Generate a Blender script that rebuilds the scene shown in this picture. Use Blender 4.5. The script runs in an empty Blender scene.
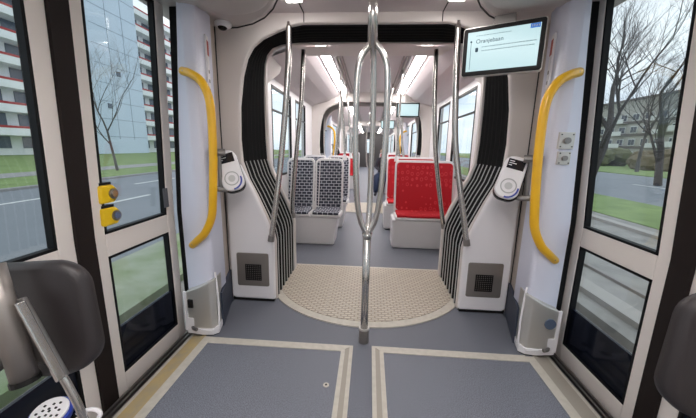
import bpy, bmesh, math, random
from mathutils import Vector, Matrix, Euler
random.seed(7)
S = bpy.context.scene
COL = S.collection
# ------------------------------------------------------------------ camera
def nrm(v): return Vector(v).normalized()
_F = nrm((22, -61, 303.)); _D = Vector((-29, 1494, 303.))
_D = (_D - _F * _D.dot(_F)).normalized(); _R = _D.cross(_F)   # world fwd / down / right in camera axes (x right, y down, z fwd)
cam = bpy.data.cameras.new('camera'); camo = bpy.data.objects.new('camera', cam); COL.objects.link(camo)
cam.sensor_width = 36; cam.lens = 303. / 696 * 36; cam.clip_start = 0.02; cam.clip_end = 400
# columns of the camera matrix: its right, up and back axes in world coordinates
r_ = Vector((_R[0], _F[0], -_D[0])); d_ = Vector((_R[1], _F[1], -_D[1])); f_ = Vector((_R[2], _F[2], -_D[2]))
camo.matrix_world = Matrix.Translation((0, 0, 1.35)) @ Matrix((r_, -d_, -f_)).transposed().to_4x4()
S.camera = camo
# ------------------------------------------------------------------ world
S.view_settings.view_transform = 'Standard'; S.view_settings.look = 'None'
S.view_settings.gamma = 1; S.view_settings.exposure = 0.93
w = bpy.data.worlds.new('overcast'); S.world = w; w.use_nodes = True
nt = w.node_tree; nt.nodes.clear()
o = nt.nodes.new('ShaderNodeOutputWorld'); b = nt.nodes.new('ShaderNodeBackground')
tc = nt.nodes.new('ShaderNodeTexCoord'); mp = nt.nodes.new('ShaderNodeMapping'); mp.inputs['Scale'].default_value = (2, 2, 5)
no = nt.nodes.new('ShaderNodeTexNoise'); no.inputs['Scale'].default_value = 1.6; no.inputs['Detail'].default_value = 5
cr = nt.nodes.new('ShaderNodeValToRGB'); cr.color_ramp.elements[0].position = .35; cr.color_ramp.elements[1].position = .65
cr.color_ramp.elements[0].color = (.52, .60, .70, 1); cr.color_ramp.elements[1].color = (.80, .84, .88, 1)
nt.links.new(tc.outputs['Generated'], mp.inputs[0]); nt.links.new(mp.outputs[0], no.inputs[0])
nt.links.new(no.outputs[0], cr.inputs[0]); nt.links.new(cr.outputs[0], b.inputs[0]); nt.links.new(b.outputs[0], o.inputs[0])
b.inputs[1].default_value = .85
LAMP = 15.0      # brightness of the tram's ceiling light strips

# ------------------------------------------------------------------ materials
MATS = {}
def mat(name, col, rough=.5, metal=0., emit=None, es=0., noise=None, bump=0., bscale=60, coat=0.):
    if name in MATS: return MATS[name]
    m = bpy.data.materials.new(name); m.use_nodes = True; n = m.node_tree.nodes; l = m.node_tree.links
    p = n['Principled BSDF']; p.inputs['Base Color'].default_value = (*col, 1)
    p.inputs['Roughness'].default_value = rough; p.inputs['Metallic'].default_value = metal
    if max(col) < .02: p.inputs['Specular IOR Level'].default_value = .22
    if coat: p.inputs['Coat Weight'].default_value = coat
    if emit: p.inputs['Emission Color'].default_value = (*emit, 1); p.inputs['Emission Strength'].default_value = es
    if noise or bump:
        t = n.new('ShaderNodeTexCoord'); z = n.new('ShaderNodeTexNoise')
        z.inputs['Scale'].default_value = noise[0] if noise else bscale; z.inputs['Detail'].default_value = 4
        l.new(t.outputs['Object'], z.inputs[0])
        if noise:
            r = n.new('ShaderNodeValToRGB'); r.color_ramp.elements[0].position = .5 - noise[2]; r.color_ramp.elements[1].position = .5 + noise[2]
            r.color_ramp.elements[0].color = (*col, 1); r.color_ramp.elements[1].color = (*noise[1], 1)
            l.new(z.outputs[0], r.inputs[0]); l.new(r.outputs[0], p.inputs['Base Color'])
        if bump:
            z2 = n.new('ShaderNodeTexNoise'); z2.inputs['Scale'].default_value = bscale; l.new(t.outputs['Object'], z2.inputs[0])
            bp = n.new('ShaderNodeBump'); bp.inputs['Strength'].default_value = bump; bp.inputs['Distance'].default_value = .01
            l.new(z2.outputs[0], bp.inputs['Height']); l.new(bp.outputs[0], p.inputs['Normal'])
    MATS[name] = m; return m
def brick_mat(name, c1, c2, mortar, bw, rh, ms, axes, scale=1., rough=.7, off=.5, bump=0., noise=None):
    m = bpy.data.materials.new(name); m.use_nodes = True; n = m.node_tree.nodes; l = m.node_tree.links
    p = n['Principled BSDF']; p.inputs['Roughness'].default_value = rough
    t = n.new('ShaderNodeTexCoord'); sp = n.new('ShaderNodeSeparateXYZ'); cb = n.new('ShaderNodeCombineXYZ')
    l.new(t.outputs['Object'], sp.inputs[0])
    for k, a in enumerate(axes):
        if len(a) == 1: l.new(sp.outputs['XYZ'.index(a)], cb.inputs[k])
        else:
            ad = n.new('ShaderNodeMath'); l.new(sp.outputs['XYZ'.index(a[0])], ad.inputs[0]); l.new(sp.outputs['XYZ'.index(a[1])], ad.inputs[1]); l.new(ad.outputs[0], cb.inputs[k])
    br = n.new('ShaderNodeTexBrick'); br.offset = off
    for k, v in (('Scale', scale), ('Brick Width', bw), ('Row Height', rh), ('Mortar Size', ms), ('Mortar Smooth', .3), ('Bias', 0)): br.inputs[k].default_value = v
    br.inputs['Color1'].default_value = (*c1, 1); br.inputs['Color2'].default_value = (*c2, 1); br.inputs['Mortar'].default_value = (*mortar, 1)
    l.new(cb.outputs[0], br.inputs['Vector']); l.new(br.outputs['Color'], p.inputs['Base Color'])
    if bump:
        bp = n.new('ShaderNodeBump'); bp.inputs['Strength'].default_value = bump; bp.inputs['Distance'].default_value = .004
        l.new(br.outputs['Fac'], bp.inputs['Height']); bp.invert = True; l.new(bp.outputs[0], p.inputs['Normal'])
    MATS[name] = m; return m
def glass_mat(name, tint, fr=.06):
    m = bpy.data.materials.new(name); m.use_nodes = True; n = m.node_tree.nodes; l = m.node_tree.links; n.clear()
    o = n.new('ShaderNodeOutputMaterial'); mx = n.new('ShaderNodeMixShader'); a = n.new('ShaderNodeBsdfTransparent'); g = n.new('ShaderNodeBsdfGlossy')
    a.inputs[0].default_value = (*tint, 1); g.inputs['Roughness'].default_value = .02; mx.inputs[0].default_value = fr
    l.new(a.outputs[0], mx.inputs[1]); l.new(g.outputs[0], mx.inputs[2]); l.new(mx.outputs[0], o.inputs[0]); MATS[name] = m; return m
cream = mat('cream_panel', (.66, .61, .585), .45)
beige = mat('door_beige', (.80, .735, .69), .42)
white = mat('white_panel', (.82, .80, .82), .38)
bluewhite = mat('pillar_white', (.68, .69, .80), .38)
ceilm = mat('ceiling_panel', (.64, .585, .60), .5)
cowlm = mat('cowl_grey', (.55, .51, .50), .42)
black = mat('black_rubber', (.0045, .0042, .0045), .55)
blacks = mat('black_gasket', (.005, .005, .006), .6)
sealm = mat('brown_black_seal', (.016, .011, .010), .6)
piping = mat('grey_piping', (.50, .50, .50), .4)
steel = mat('brushed_steel', (.60, .575, .55), .22, 1.)
dsteel = mat('dark_steel', (.28, .26, .25), .38, .9)
alu = mat('aluminium', (.62, .60, .57), .42, .7)
yellow = mat('yellow_paint', (.86, .47, .012), .3, coat=.4)
floorm = mat('blue_grey_floor', (.085, .092, .112), .55, noise=(190, (.21, .22, .265), .16), bump=.08, bscale=260)
floorf = mat('blue_grey_hatch', (.085, .092, .112), .55, noise=(230, (.25, .26, .31), .14), bump=.08, bscale=300)
strip = mat('cream_strip', (.60, .56, .49), .5, noise=(30, (.50, .46, .40), .25))
tan = mat('tan_strip', (.36, .32, .27), .55)
ochre = mat('ochre_strip', (.52, .38, .16), .6, noise=(14, (.40, .33, .22), .2))
seatw = mat('seat_shell', (.72, .70, .70), .38)
blackp = mat('black_plastic', (.012, .011, .011), .4)
padm = mat('dark_pad', (.026, .021, .022), .45, bump=.1, bscale=300)
navy = mat('navy_baseboard', (.05, .06, .09), .6)
blue = mat('blue_plastic', (.02, .05, .36), .35)
lamp = mat('lamp_diffuser', (1, 1, 1), .5, emit=(1, .955, .93), es=LAMP)
dark = mat('dark_gap', (.02, .018, .018), .8)
scrm = mat('screen_light', (.1, .1, .1), .2, emit=(.52, .74, .78), es=.52)
scrt = mat('screen_text', (.02, .05, .08), .5)
scrb = mat('screen_blue', (.01, .05, .2), .3, emit=(.02, .16, .55), es=.5)
pale = mat('pale_text', (.8, .82, .85), .5)
redst = mat('red_sticker', (.45, .07, .05), .5)
glass = glass_mat('window_glass', (.93, .96, .96))
bluef = brick_mat('blue_grey_fabric', (.025, .027, .045), (.045, .05, .07), (.55, .55, .60), .072, .048, .0044, ('X', 'ZY'), rough=.85)
discm = brick_mat('cream_tread', (.63, .56, .46), (.57, .50, .41), (.36, .31, .25), .055, .03, .007, ('X', 'Y'), rough=.5, bump=.6)
# red fabric with small pale rings
redf = bpy.data.materials.new('red_fabric'); redf.use_nodes = True
n = redf.node_tree.nodes; l = redf.node_tree.links; p = n['Principled BSDF']; p.inputs['Roughness'].default_value = .85
t = n.new('ShaderNodeTexCoord'); mp = n.new('ShaderNodeMapping'); mp.inputs['Scale'].default_value = (15, 12, 12); vo = n.new('ShaderNodeTexVoronoi'); vo.inputs['Scale'].default_value = 1.; vo.inputs['Randomness'].default_value = .35
cr = n.new('ShaderNodeValToRGB'); e = cr.color_ramp.elements; e[0].position = .0; e[0].color = (.44, .004, .012, 1); e[1].position = 1; e[1].color = (.44, .004, .012, 1)
for ps, c in ((.20, (.44, .004, .012, 1)), (.25, (.62, .04, .05, 1)), (.30, (.62, .04, .05, 1)), (.35, (.44, .004, .012, 1))):
    q = e.new(ps); q.color = c
l.new(t.outputs['Object'], mp.inputs[0]); l.new(mp.outputs[0], vo.inputs[0]); l.new(vo.outputs['Distance'], cr.inputs[0]); l.new(cr.outputs[0], p.inputs['Base Color'])
MATS['red_fabric'] = redf

# ------------------------------------------------------------------ mesh helpers
class MB:
    def __init__(s): s.bm = bmesh.new()
    def box(s, a, b_, rot=None, piv=None):
        c = [(a[i] + b_[i]) / 2 for i in range(3)]; d = [abs(b_[i] - a[i]) for i in range(3)]
        M = Matrix.Translation(c) @ Matrix.Diagonal((*d, 1))
        if rot: pv = Vector(piv or c); M = Matrix.Translation(pv) @ Euler(rot).to_matrix().to_4x4() @ Matrix.Translation(-pv) @ M
        bmesh.ops.create_cube(s.bm, size=1, matrix=M); return s
    def prism(s, pts, v0, v1, axis='y'):
        """outline in the plane across `axis`, swept from v0 to v1"""
        def mk(p, v): return {'y': (p[0], v, p[1]), 'z': (p[0], p[1], v), 'x': (v, p[0], p[1])}[axis]
        A = [s.bm.verts.new(mk(p, v0)) for p in pts]; B = [s.bm.verts.new(mk(p, v1)) for p in pts]; k = len(pts)
        f = [s.bm.faces.new(A), s.bm.faces.new(B[::-1])]
        for i in range(k): s.bm.faces.new((A[i], B[i], B[(i + 1) % k], A[(i + 1) % k]))
        return s
    def loft(s, rings, closed=True, cap=False):
        V = [[s.bm.verts.new(p) for p in r] for r in rings]; k = len(rings[0])
        for a, c in zip(V, V[1:]):
            for i in range(k if closed else k - 1): s.bm.faces.new((a[i], a[(i + 1) % k], c[(i + 1) % k], c[i]))
        if cap: s.bm.faces.new(V[0]); s.bm.faces.new(V[-1][::-1])
        return s
    def tube(s, pts, r, seg=10, cap=True):
        pts = [Vector(p) for p in pts]; rings = []; u = None
        for i, p in enumerate(pts):
            t = (pts[min(i + 1, len(pts) - 1)] - pts[max(i - 1, 0)]).normalized()
            if u is None: u = t.orthogonal().normalized()
            else: u = (u - t * u.dot(t)).normalized()
            v = t.cross(u); rr = r[i] if isinstance(r, (list, tuple)) else r
            rings.append([p + (u * math.cos(2 * math.pi * k / seg) + v * math.sin(2 * math.pi * k / seg)) * rr for k in range(seg)])
        return s.loft(rings, cap=cap)
    def ellipsoid(s, c, r, rot=(0, 0, 0), seg=20):
        M = Matrix.Translation(c) @ Euler(rot).to_matrix().to_4x4() @ Matrix.Diagonal((*r, 1))
        bmesh.ops.create_uvsphere(s.bm, u_segments=seg, v_segments=seg // 2, radius=1, matrix=M); return s
    def build(s, name, m, parent=None, bevel=0, smooth=False, loc=None, sub=0):
        bmesh.ops.recalc_face_normals(s.bm, faces=s.bm.faces)
        me = bpy.data.meshes.new(name); 
        if loc is not None: bmesh.ops.translate(s.bm, verts=s.bm.verts, vec=-Vector(loc))
        s.bm.to_mesh(me); s.bm.free(); me.materials.append(m)
        o = bpy.data.objects.new(name, me); COL.objects.link(o)
        if loc is not None: o.location = loc
        if smooth or bevel or sub:
            for pl in me.polygons: pl.use_smooth = True
        if bevel:
            q = o.modifiers.new('b', 'BEVEL'); q.width = bevel; q.segments = 3; q.limit_method = 'ANGLE'; q.angle_limit = .6
            wn = o.modifiers.new('w', 'WEIGHTED_NORMAL'); wn.keep_sharp = True
        if sub: q = o.modifiers.new('s', 'SUBSURF'); q.levels = q.render_levels = sub
        if parent is not None: par(o, parent)
        return o
WM = {}
def par(o, p):
    o.parent = p
    if p.name in WM: o.matrix_parent_inverse = WM[p.name].inverted()
    else: WM[p.name] = Matrix.Translation(p.location); o.matrix_parent_inverse = WM[p.name].inverted()
    WM[o.name] = Matrix.Translation(o.location)
def tag(o, label=None, cat=None, group=None, kind=None):
    if label: o['label'] = label
    if cat: o['category'] = cat
    if group: o['group'] = group
    if kind: o['kind'] = kind
    return o
def thing(name, loc, label, cat, group=None, kind=None):
    o = bpy.data.objects.new(name, None); o.location = loc; o.empty_display_size = .1; COL.objects.link(o)
    WM[o.name] = Matrix.Translation(loc)
    return tag(o, label, cat, group, kind)
def kids(o): return [c for c in COL.objects if c.parent == o]
def dup(o, d, label=None, group=None, parent=None):
    c = o.copy(); COL.objects.link(c); ch = kids(o)
    if parent is None: c.location = o.location + Vector(d)
    else: c.parent = parent; c.matrix_parent_inverse = o.matrix_parent_inverse.copy()
    if label: c['label'] = label
    if group: c['group'] = group
    for k in ch: dup(k, d, parent=c)
    return c
def smoothpts(pts, n=6):
    P = [Vector(p) for p in pts]; out = []
    for i in range(len(P) - 1):
        a = P[max(i - 1, 0)]; b_ = P[i]; c = P[i + 1]; d = P[min(i + 2, len(P) - 1)]
        for k in range(n):
            t = k / n; out.append(.5 * ((2 * b_) + (c - a) * t + (2 * a - 5 * b_ + 4 * c - d) * t * t + (3 * b_ - a - 3 * c + d) * t ** 3))
    out.append(P[-1]); return out
def rrect(x0, x1, z0, z1, r, n=5):
    out = []
    for cx, cz, a0 in ((x1 - r, z1 - r, 0), (x0 + r, z1 - r, 90), (x0 + r, z0 + r, 180), (x1 - r, z0 + r, 270)):
        for k in range(n + 1):
            a = math.radians(a0 + 90 * k / n); out.append((cx + r * math.cos(a), cz + r * math.sin(a)))
    return out
def text_mesh(txt, size, m, M, parent, name='lettering'):
    cu = bpy.data.curves.new('t', 'FONT'); cu.body = txt; cu.size = size; cu.extrude = .0003
    to = bpy.data.objects.new('t', cu); COL.objects.link(to); bpy.context.view_layer.update()
    me = bpy.data.meshes.new_from_object(to); bpy.data.objects.remove(to)
    me.transform(M); me.materials.clear(); me.materials.append(m)
    o = bpy.data.objects.new(name, me); COL.objects.link(o); par(o, parent); return o
SIDE = {-1: 'left', 1: 'right'}

# ------------------------------------------------------------------ outside ground
G = -.45
def slab(name, x0, x1, y0, y1, z0, z1, m, lab, cat, kind='structure'):
    return tag(MB().box((x0, y0, z0), (x1, y1, z1)).build(name, m), lab, cat, kind=kind)
asph = mat('asphalt', (.20, .215, .235), .8, noise=(.8, (.25, .265, .285), .3))
grassm = mat('grass', (.15, .22, .07), .95, noise=(1.3, (.27, .36, .13), .25), bump=.4, bscale=12)
grassd = mat('verge_grass', (.20, .27, .12), .95, noise=(1.6, (.38, .40, .31), .2), bump=.4, bscale=14)
concr = mat('concrete', (.36, .34, .31), .85, noise=(3, (.24, .225, .21), .22))
pathm = mat('path_paving', (.36, .345, .34), .85, noise=(2, (.30, .29, .28), .3))
slab('track_bed', -2.6, 2.6, -6, 60, G - .3, G - .1, concr, 'grey concrete bed under the tram', 'track bed')
slab('track_paving', 2.6, 7.0, -8, 90, G - .3, G, concr, 'grey-brown stained concrete of the neighbouring tram track on the right', 'track bed')
slab('track_verge', -3.9, -2.6, -8, 90, G - .3, G, grassd, 'worn green and grey verge strip right beside the tram on the left', 'verge')
slab('road', -13.2, -3.9, -10, 120, G - .3, G - .01, asph, 'wide grey asphalt road left of the tram', 'road')
slab('kerb', -13.5, -13.2, -10, 120, G - .3, G + .08, pathm, 'pale kerb along the far side of the left road', 'kerb')
slab('lawn', -120, -13.5, -10, 160, G - .3, G + .03, grassm, 'green lawn in front of the tall apartment block', 'lawn')
slab('lawn_path', -20, -17.6, -10, 120, G - .25, G + .045, pathm, 'grey footpath through the lawn on the left', 'path')
slab('grass_verge', 7.0, 10.0, -8, 120, G - .3, G + .02, grassm, 'green grass strip between the tram track and the right road', 'verge')
slab('road', 10.0, 22.0, -10, 140, G - .3, G - .01, asph, 'grey asphalt road right of the tram', 'road')
slab('lawn', 22.0, 150, -10, 160, G - .3, G + .05, grassm, 'green lawn beyond the right road under the hedges', 'lawn')
for x in (-7.9, -10.6): 
    for k in range(9):
        tag(MB().box((x - .07, 2 + k * 5.5, G - .01), (x + .07, 4.8 + k * 5.5, G + .0)).build('lane_marking', mat('road_paint', (.7, .7, .68), .7)), 'white dashed lane marking on the left road', 'road marking', 'lane markings on the left road')
for k in range(9):
    tag(MB().box((15.5, 4 + k * 6, G - .01), (15.64, 7 + k * 6, G)).build('lane_marking', MATS['road_paint']), 'white dashed lane marking on the right road', 'road marking', 'lane markings on the right road')
railm = mat('rail_steel', (.30, .27, .25), .5, .6)
for x, q in ((3.55, 'nearer'), (4.98, 'farther')):
    tag(MB().box((x - .035, -8, G), (x + .035, 80, G + .04)).build('tram_rail', railm), q + ' rail of the neighbouring tram track right of the tram', 'rail')
for x, nm in ((2.95, 'low pale concrete edge running beside the tram on the right'), (6.3, 'low pale concrete edge between neighbouring track and grass strip')):
    tag(MB().box((x - .12, -8, G), (x + .12, 80, G + .07)).build('concrete_edge', mat('pale_concrete', (.40, .37, .34), .85)), nm, 'kerb')

# ------------------------------------------------------------------ apartment block on the left
bl_w = mat('block_white', (.88, .89, .92), .7); bl_r = mat('block_red', (.42, .045, .05), .6); bl_b = mat('block_blue', (.60, .69, .82), .75, noise=(.5, (.64, .73, .86), .3))
bl_g = mat('block_glass', (.10, .125, .17), .2); bl_l = mat('block_line', (.24, .30, .40), .7); bl_p = mat('block_plinth', (.55, .55, .55), .7)
bt = thing('apartment_block', (-52, 45, G), 'tall pale blue apartment block with red and white balcony bands across the left road', 'building')
MB().box((-60, 8, G), (-46, 43.5, 27)).build('wall', bl_w, bt)
MB().box((-60, 58, G), (-46, 78, 25)).build('wall', bl_w, bt)
m_ = MB().box((-60, 43.5, G), (-43.5, 58, 31)); m_.build('gable_wall', bl_b, bt)
g_ = MB()
for k in range(1, 11): g_.box((-43.52, 48, G + k * 2.85), (-43.47, 58, G + k * 2.85 + .07))
for y in (51.3, 54.6): g_.box((-43.52, y - .03, 2), (-43.47, y + .03, 31))
jo = g_.build('panel_joint', bl_l, bt)
for y0, y1 in ((8, 43.3), (58.2, 78)):
    for k in range(9):
        z = G + .9 + k * 2.85
        if z > 24: continue
        sl = MB().box((-46, y0, z + 1.6), (-44, y1, z + 1.85)).build('balcony', bl_w, bt)
        MB().box((-44.06, y0, z + 1.85), (-43.98, y1, z + 2.5)).build('balcony_panel', bl_w, sl)
        MB().box((-44.09, y0, z + 2.5), (-43.97, y1, z + 2.78)).build('red_band', bl_r, sl)
        y = y0 + .6
        while y < y1 - 2: MB().box((-46.03, y, z), (-45.9, y + 2.8, z + 1.5)).build('window', bl_g, bt); y += 4.2
for k in range(10):
    z = G + 1 + k * 2.85
    f = MB().box((-43.5, 44.2, z), (-43.38, 46.6, z + 2.3)).build('stair_window', bl_w, bt)
    gl = MB()
    for a, c in ((44.35, 45.3), (45.5, 46.45)):
        gl.box((-43.4, a, z + .15), (-43.34, c, z + 1.0)); gl.box((-43.4, a, z + 1.2), (-43.34, c, z + 2.15))
    gl.build('pane', bl_g, f)
for k, (y, z) in enumerate(((52.2, 12.5), (49.6, 7.0))): MB().box((-43.5, y, z), (-43.4, y + .8, z + .8)).build('vent_window', bl_g, bt)

# buildings on the right
br_w = mat('flat_wall', (.40, .38, .35), .8); br_d = mat('flat_brick', (.16, .14, .13), .85); br_g = mat('flat_glass', (.05, .06, .08), .2); br_t = mat('flat_white', (.66, .66, .65), .6)
def flats(y0, y1, x0, h, lab):
    t = thing('apartment_building', (x0 + 6, (y0 + y1) / 2, G), lab, 'building')
    MB().box((x0, y0, G), (x0 + 12, y1, h)).build('wall', br_w, t)
    MB().box((x0 - .4, y0 - .3, h), (x0 + 12.4, y1 + .3, h + .5)).build('roof', br_d, t)
    nfl = int((h - G) / 2.9)
    for k in range(nfl):
        z = G + .6 + k * 2.9
        MB().box((x0 - .12, y0 + .5, z - .7), (x0 + .05, y1 - .5, z - .1)).build('brick_band', br_d, t)
        y = y0 + 1.2; i = 0
        while y < y1 - 2.5:
            f = MB().box((x0 - .15, y, z), (x0 + .05, y + 1.9, z + 1.6)).build('window', br_t, t)
            MB().box((x0 - .2, y + .15, z + .15), (x0 - .1, y + .88, z + 1.45)).box((x0 - .2, y + 1.02, z + .15), (x0 - .1, y + 1.75, z + 1.45)).build('pane', br_g, f)
            if i % 3 == 1:
                q = MB().box((x0 - 1.3, y - .4, z - .6), (x0 - .1, y + 2.8, z - .45)).build('balcony', br_w, t)
                MB().box((x0 - 1.32, y - .4, z - .45), (x0 - 1.24, y + 2.8, z + .5)).build('railing', br_t, q)
            y += 3.4; i += 1
flats(34, 62, 56, 11.5, 'beige-grey flats with white windows beyond the right road, nearer block')
flats(66, 100, 62, 13.5, 'beige-grey flats beyond the right road, farther block behind the bare trees')

# trees
bark = mat('bark', (.06, .052, .047), .9); bark2 = mat('bark_grey', (.12, .11, .11), .9)
def tree(base, h, lean, seed, lab, m, spread=.55, levels=6, r0=.22, cat='tree'):
    rnd = random.Random(seed); mb = MB()
    def grow(p, d, L, r, lv):
        pts = [p]; rs = [r]; q = p; dd = d
        for i in range(3):
            dd = (dd + Vector((rnd.uniform(-.13, .13), rnd.uniform(-.13, .13), rnd.uniform(-.02, .1)))).normalized()
            q = q + dd * L / 3; pts.append(q); rs.append(r * (1 - .12 * (i + 1)))
        mb.tube(pts, rs, 5 if lv > 3 else 3, cap=False)
        if lv == 0: return
        nb = 3 if lv > 1 else 4
        for k in range(nb):
            s_ = rnd.choice(pts[1:]) if k else pts[-1]
            v = Vector((rnd.uniform(-1, 1), rnd.uniform(-1, 1), rnd.uniform(-.35, .6)))
            nd = (dd + v * spread * (1.3 if k else .6)).normalized()
            grow(s_, nd, L * rnd.uniform(.62, .86), rs[-1] * (.72 if k else .9), lv - 1)
    grow(Vector(base), Vector(lean).normalized(), h, r0, levels)
    return tag(mb.build('bare_tree', m, loc=base), lab, cat, None)
tree((10.6, 15.6, G), 3.0, (.22, -.05, 1), 5, 'big bare tree with a dark leaning trunk, nearest the right door window', bark, .62, 7, .24)
tree((16.5, 18.5, G), 3.1, (-.1, 0, 1), 12, 'bare tree with fine spread branches in the middle of the right door window', bark, .66, 7, .2)
tree((25.5, 31, G), 3.2, (.1, 0, 1), 21, 'bare tree by the hedge in front of the beige-grey flats', bark2, .6, 6, .18)
tree((26.5, 46, G), 3.4, (-.1, 0, 1), 22, 'farthest bare tree before the farther beige-grey flats', bark2, .6, 5, .2)
tree((-16.6, 19.0, G), 2.6, (.0, -.1, 1), 9, 'thin bare tree on the lawn in front of the blue gable wall', bark2, .62, 6, .09)
# hedges
def bush(c, r, lab, seed, m):
    rnd = random.Random(seed); bm = MB()
    for k in range(16):
        a = rnd.uniform(0, 6.28); q = rnd.random() ** .5 * .75
        bm.ellipsoid((c[0] + math.cos(a) * q * r[0], c[1] + math.sin(a) * q * r[1], c[2] + rnd.uniform(.2, .65) * r[2]), (r[0] * .42, r[1] * .42, r[2] * .38), seg=10)
    for v in bm.bm.verts: v.co += Vector((rnd.uniform(-1, 1), rnd.uniform(-1, 1), rnd.uniform(-1, 1))) * .13
    return tag(bm.build('bush', m, loc=c), lab, 'bush')
hed = mat('hedge_leaf', (.075, .085, .04), .9, noise=(3, (.16, .16, .08), .2), bump=.6, bscale=9); hed2 = mat('hedge_brown', (.12, .10, .06), .9, noise=(3, (.2, .16, .1), .2), bump=.6, bscale=9)
for i, (x, y, rx, ry, rz, mm, lb) in enumerate(((30, 26.5, 2.2, 3.2, 2.0, hed, 'dull green bush at the right end of the hedge by the flats'), (31, 35.2, 2.4, 4, 2.3, hed2, 'brownish bush in the middle of the hedge by the flats'), (32, 46, 2.6, 5, 2.6, hed, 'dull green bush at the far end of the hedge'), (34, 60, 3, 6, 3.2, hed2, 'large brown bush beyond the hedge, left in the right window'))):
    bush((x, y, G), (rx, ry, rz), lb, i, mm)

# ------------------------------------------------------------------ tram shell
WT = {-1: 1.34, 1: 1.30}
def wx(z, s=1):                                            # wall distance from the middle line, leaning in above the sill
    return 1.43 if z < .88 else 1.43 + (WT[s] - 1.40) * (z - .88) / 1.4
def wall_bar(mb, s, y0, y1, z0, z1, th=.04, off=0.):
    zs = [z0] + ([.88] if z0 < .88 < z1 else []) + [z1]
    o_ = [(s * (wx(z, s) + off), z) for z in zs]; i_ = [(s * (wx(z, s) + off - th), z) for z in zs]
    mb.prism(o_ + i_[::-1], y0, y1); return mb
# floors
def fl(name, x0, x1, y0, y1, m=floorm): return tag(MB().box((x0, y0, -.12), (x1, y1, 0)).build(name, m), 'blue-grey speckled vinyl floor of the tram, part %s' % name, 'floor', kind='structure')
f0 = fl('floor', -1.16, 1.16, -2.5, 2.45); f0['label'] = 'blue-grey speckled vinyl floor of the door area'
f1 = fl('floor', -1.25, 1.25, 2.45, 26); f1['label'] = 'blue-grey vinyl floor of the aisle beyond the turntable'
tag(MB().box((-1.42, -2.5, -.5), (1.42, 26, -.13)).build('floor', dark), 'dark underfloor of the tram', 'floor', kind='structure')
# ceiling of the door area
def ceiling(y0, y1, lab):
    c = tag(MB().box((-1.45, y0, 2.32), (1.45, y1, 2.40)).build('ceiling', ceilm), lab, 'ceiling', kind='structure')
    return c
ceiling(-2.5, 2.45, 'cream-grey ceiling over the door area')
# side walls behind the camera
for s in (-1, 1):
    mb = MB()
    wall_bar(mb, s, -2.5, .55, -.1, .95); wall_bar(mb, s, -2.5, .55, 1.95, 2.4); wall_bar(mb, s, -2.5, -2.2, .95, 1.95)
    wall_bar(mb, s, -.9, -.7, .95, 1.95); wall_bar(mb, s, .35, .55, .95, 1.95)
    tag(mb.build('wall_' + SIDE[s], cream), 'cream side wall panel behind the near door on the %s' % SIDE[s], 'wall', kind='structure')
    for k, (a, c) in enumerate(((-2.2, -.9), (-.7, .35))):
        g = MB(); wall_bar(g, s, a, c, .95, 1.95, .006, -.017)
        tag(g.build('window_%d' % (k + 1 + (2 if s > 0 else 0)), glass), 'side window behind the near door, %s side, %s one' % (SIDE[s], ('rear', 'front')[k]), 'window', kind='structure')
tag(MB().box((-1.42, -2.56, -.1), (1.42, -2.5, 2.4)).build('wall_rear', cream), 'cream end wall behind the viewpoint', 'wall', kind='structure')

def door(s, y0, y1, n, lab, hinge_far, dy=0., btn=False):
    """one sliding door leaf between y0 and y1, leaf frame with an upper and a lower pane"""
    t = thing('door_%d' % n, (s * 1.38, (y0 + y1) / 2 + dy, -.1), lab, 'door', kind='structure')
    a, c = (y0 + .08, y1 - .08); m = MB()
    for q in ((y0, a, -.1, 2.32), (c, y1, -.1, 2.32), (a, c, -.1, .03), (a, c, .745, .87), (a, c, 2.2, 2.32)):
        wall_bar(m, s, q[0] + dy, q[1] + dy, q[2], q[3], .04)
    m.build('leaf_frame', beige if btn or n in (1, 2) else beige, t, bevel=.006)
    for z0, z1, nm in ((.03, .745, 'lower'), (.87, 2.2, 'upper')):
        g = MB(); wall_bar(g, s, a + dy, c + dy, z0, z1, .006, -.017)
        gg = g.build(nm + '_pane', glass, t)
        k = MB(); e_ = .014
        for q in ((a, a + e_, z0, z1), (c - e_, c, z0, z1), (a, c, z0, z0 + e_), (a, c, z1 - e_, z1)):
            wall_bar(k, s, q[0] + dy, q[1] + dy, q[2], q[3], .034, -.004)
        k.build('gasket', blacks, gg)
        if nm == 'lower':
            k = MB(); wall_bar(k, s, a + dy, c + dy, .03, .31, .016, -.012); k.build('kick_panel', mat('black_glass', (.008, .01, .018), .12), t)
    k = MB()
    e0, e1 = (y0 - .045, y0 + .002) if hinge_far else (y1 - .002, y1 + .045)
    wall_bar(k, s, e0 + dy, e1 + dy, -.1, 2.32, .055, .0); k.build('rubber_seal', sealm, t)
    return t
doors = {}
door(-1, .62, 1.29, 1, 'near left door leaf with beige frame, cut off by the frame edge', False)
D2 = door(-1, 1.38, 2.04, 2, 'far left door leaf with two yellow opening buttons on its window edge', True)
door(1, .66, 1.31, 3, 'near right door leaf behind the dark backrest pad', False)
D4 = door(1, 1.40, 2.08, 4, 'far right door leaf, its window looking onto the bare trees', True)
for k, z in enumerate((1.085, .965)):
    bx = MB().prism([(1.44, z - .048), (1.525, z - .048), (1.55, z - .022), (1.55, z + .022), (1.525, z + .048), (1.44, z + .048)], -1.41, -1.365, 'x').build('door_button', mat('button_yellow', (.86, .56, .01), .35), D2, bevel=.012)
    M = MB(); M.tube([(-1.37, 1.515, z), (-1.358, 1.515, z)], .028, 20); q = M.build('button_ring', dsteel, bx)
    MB().tube([(-1.36, 1.515, z), (-1.353, 1.515, z)], .018, 20).build('button_face', steel if k == 0 else mat('blue_grey_face', (.10, .14, .25), .3), bx)
    MB().box((-1.41, 1.45, z + .048), (-1.375, 1.52, z + .062)).build('button_hood', blackp, bx)
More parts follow.
